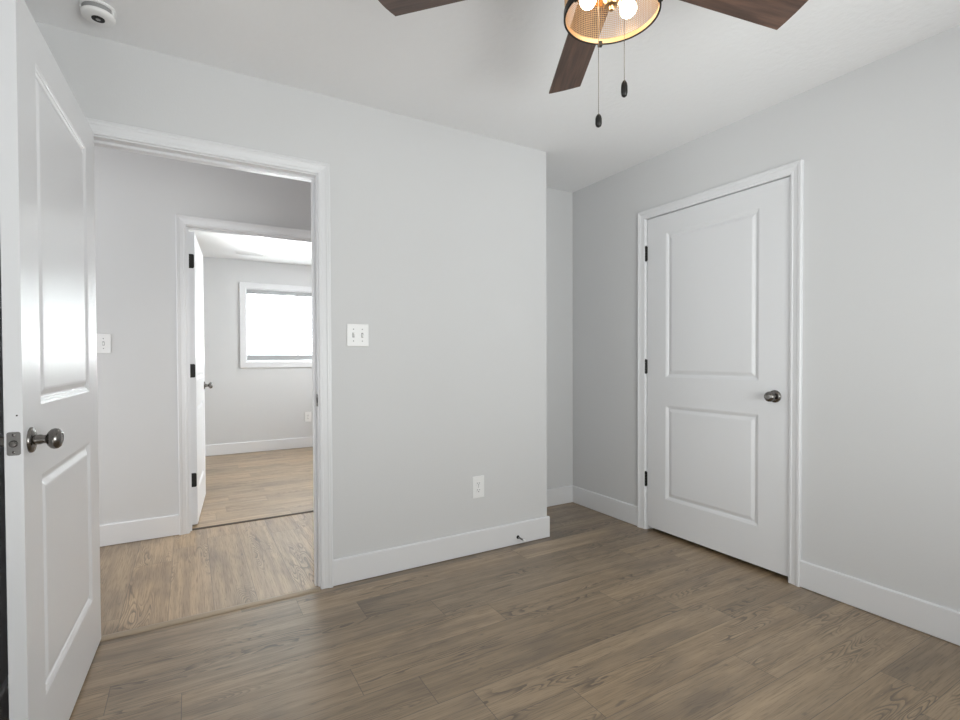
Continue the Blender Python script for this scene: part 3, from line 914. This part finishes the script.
bm = bmesh.new(); lathe(bm, [(0, -0.042), (0.008, -0.042), (0.007, -0.0436), (0, -0.044)], 24)
obj('button_centre', bm, M_GREYGAP, o, smooth=True, angle=40)

# ------------------------------------------------------------------ switches, outlets, door stop, vent
def plate(parent, w, h):
    bm = bmesh.new(); box(bm, -w / 2, w / 2, -0.0055, 0.0, -h / 2, h / 2, 0.0028, 2)
    return obj('wall_plate', bm, M_PLAST, parent)


def screws(parent, pts):
    for x, z in pts:
        bm = bmesh.new()
        lathe(bm, [(0, 0), (0.0032, 0), (0.0028, 0.0010), (0, 0.0012)], 12, Matrix.Translation((x, -0.0050, z)) @ Matrix.Rotation(R(90), 4, 'X'))
        obj('screw', bm, M_GREYGAP, parent)


def toggle(parent, x, up):
    bm = bmesh.new(); box(bm, x - 0.0052, x + 0.0052, -0.0062, -0.005, -0.0120, 0.0120)
    t = obj('toggle', bm, M_GREYGAP, parent)
    bm = bmesh.new()
    s = 1 if up else -1
    P = [(-0.0035, -0.0055, -0.008), (0.0035, -0.0055, -0.008), (0.0035, -0.0055, 0.008), (-0.0035, -0.0055, 0.008)]
    Q = [(-0.0028, -0.0165, 0.004 * s - 0.003 + 0.003 * s), (0.0028, -0.0165, 0.004 * s - 0.003 + 0.003 * s), (0.0028, -0.0165, 0.004 * s + 0.003 + 0.003 * s), (-0.0028, -0.0165, 0.004 * s + 0.003 + 0.003 * s)]
    A = [bm.verts.new((x + a, b, c)) for a, b, c in P]; B = [bm.verts.new((x + a, b, c)) for a, b, c in Q]
    bm.faces.new(A); bm.faces.new(B)
    for i in range(4): bm.faces.new((A[i], A[(i + 1) % 4], B[(i + 1) % 4], B[i]))
    obj('lever', bm, M_PLAST, t)


sw = empty('light_switch', (0.7485, YA, 1.261), 0, 'white double toggle switch plate on the wall right of the doorway', 'light switch')
plate(sw, 0.113, 0.114)
toggle(sw, -0.023, True); toggle(sw, 0.023, False)
screws(sw, [(-0.023, 0.030), (0.023, 0.030), (-0.023, -0.030), (0.023, -0.030)])
hs = empty('light_switch', (-0.448, YH1, 1.239), 0, 'white single switch plate on the hallway wall beside the open door leaf', 'light switch')
plate(hs, 0.072, 0.117)
toggle(hs, 0.0, False)
screws(hs, [(0, 0.030), (0, -0.030)])


def outlet(loc, label):
    o = empty('wall_outlet', loc, 0, label, 'outlet')
    plate(o, 0.078, 0.128)
    for s in (-1, 1):
        zc = s * 0.0195
        bm = bmesh.new()
        pts = []
        for i in range(28):
            q = 2 * math.pi * i / 28
            pts.append((0.0168 * math.cos(q), max(-0.0135, min(0.0135, 0.0168 * math.sin(q)))))
        A = [bm.verts.new((x, -0.0052, zc + z)) for x, z in pts]; B = [bm.verts.new((x * 0.97, -0.0072, zc + z * 0.97)) for x, z in pts]
        bm.faces.new(A); bm.faces.new(B)
        for i in range(28): bm.faces.new((A[i], A[(i + 1) % 28], B[(i + 1) % 28], B[i]))
        r = obj('receptacle', bm, M_PLAST, o)
        bm = bmesh.new()
        for x, h in ((-0.0065, 0.0042), (0.0065, 0.0034)): box(bm, x - 0.0012, x + 0.0012, -0.0075, -0.0068, zc + 0.003 - h, zc + 0.003 + h)
        lathe(bm, [(0, 0), (0.0028, 0), (0.0028, 0.0008), (0, 0.0008)], 12, Matrix.Translation((0, -0.0067, zc - 0.0075)) @ Matrix.Rotation(R(90), 4, 'X'))
        obj('slots', bm, M_GAP, r)
    screws(o, [(0, 0)])
    return o


outlet((1.457, YA, 0.388), 'white double outlet low on the wall between the doorway and the outer corner')
outlet((1.323, YB1, 0.395), 'small white outlet on the far bedroom wall below the window')

ds = empty('door_stop', (1.7295, YA - 0.013, 0.0455), 0, 'small dark spring door stop on the baseboard near the outer corner', 'door stop')
bm = bmesh.new(); lathe(bm, [(0, -0.001), (0.0105, -0.001), (0.0105, 0.003), (0.006, 0.009), (0, 0.010)], 20, Matrix.Rotation(R(90), 4, 'X'))
obj('mount', bm, M_BLACK, ds, smooth=True, angle=40)
bm = bmesh.new()
tube(bm, [(0.0042 * math.cos(2 * math.pi * i / 10), -0.008 - 0.052 * i / 200, 0.0042 * math.sin(2 * math.pi * i / 10)) for i in range(201)], 0.0011, 5)
obj('spring', bm, M_STEEL, ds, smooth=True)
bm = bmesh.new(); lathe(bm, [(0, 0.058), (0.0055, 0.058), (0.0068, 0.063), (0.0068, 0.070), (0.005, 0.074), (0, 0.0745)], 18, Matrix.Rotation(R(90), 4, 'X'))
tag(obj('bumper', bm, M_PLAST, ds, smooth=True, angle=40), 'white bumper tip')

vt = empty('ceiling_vent', (0.61, 6.27, BZ), 0, 'white ceiling vent in the far bedroom', 'vent')
bm = bmesh.new()
rows = []
for d, h in ((0.0, 0.0), (0.0, -0.003), (-0.022, -0.007), (-0.026, 0.0)):
    rows.append([bm.verts.new((x, y, h)) for x, y in ((-0.16 - d, -0.08 - d), (-0.16 - d, 0.08 + d), (0.16 + d, 0.08 + d), (0.16 + d, -0.08 - d))])
for k in range(4):
    A, B = rows[k], rows[(k + 1) % 4]
    for s in range(4): bm.faces.new((A[s], A[(s + 1) % 4], B[(s + 1) % 4], B[s]))
obj('vent_frame', bm, M_PLAST, vt)
bm = bmesh.new(); box(bm, -0.136, 0.136, -0.056, 0.056, -0.0012, -0.0002)
obj('backing', bm, M_GAP, vt)
bm = bmesh.new()
for i in range(9):
    y = -0.05 + 0.0125 * i
    box(bm, -0.136, 0.136, y - 0.0022, y + 0.0022, -0.004, -0.0015)
obj('louvres', bm, M_PLAST, vt)
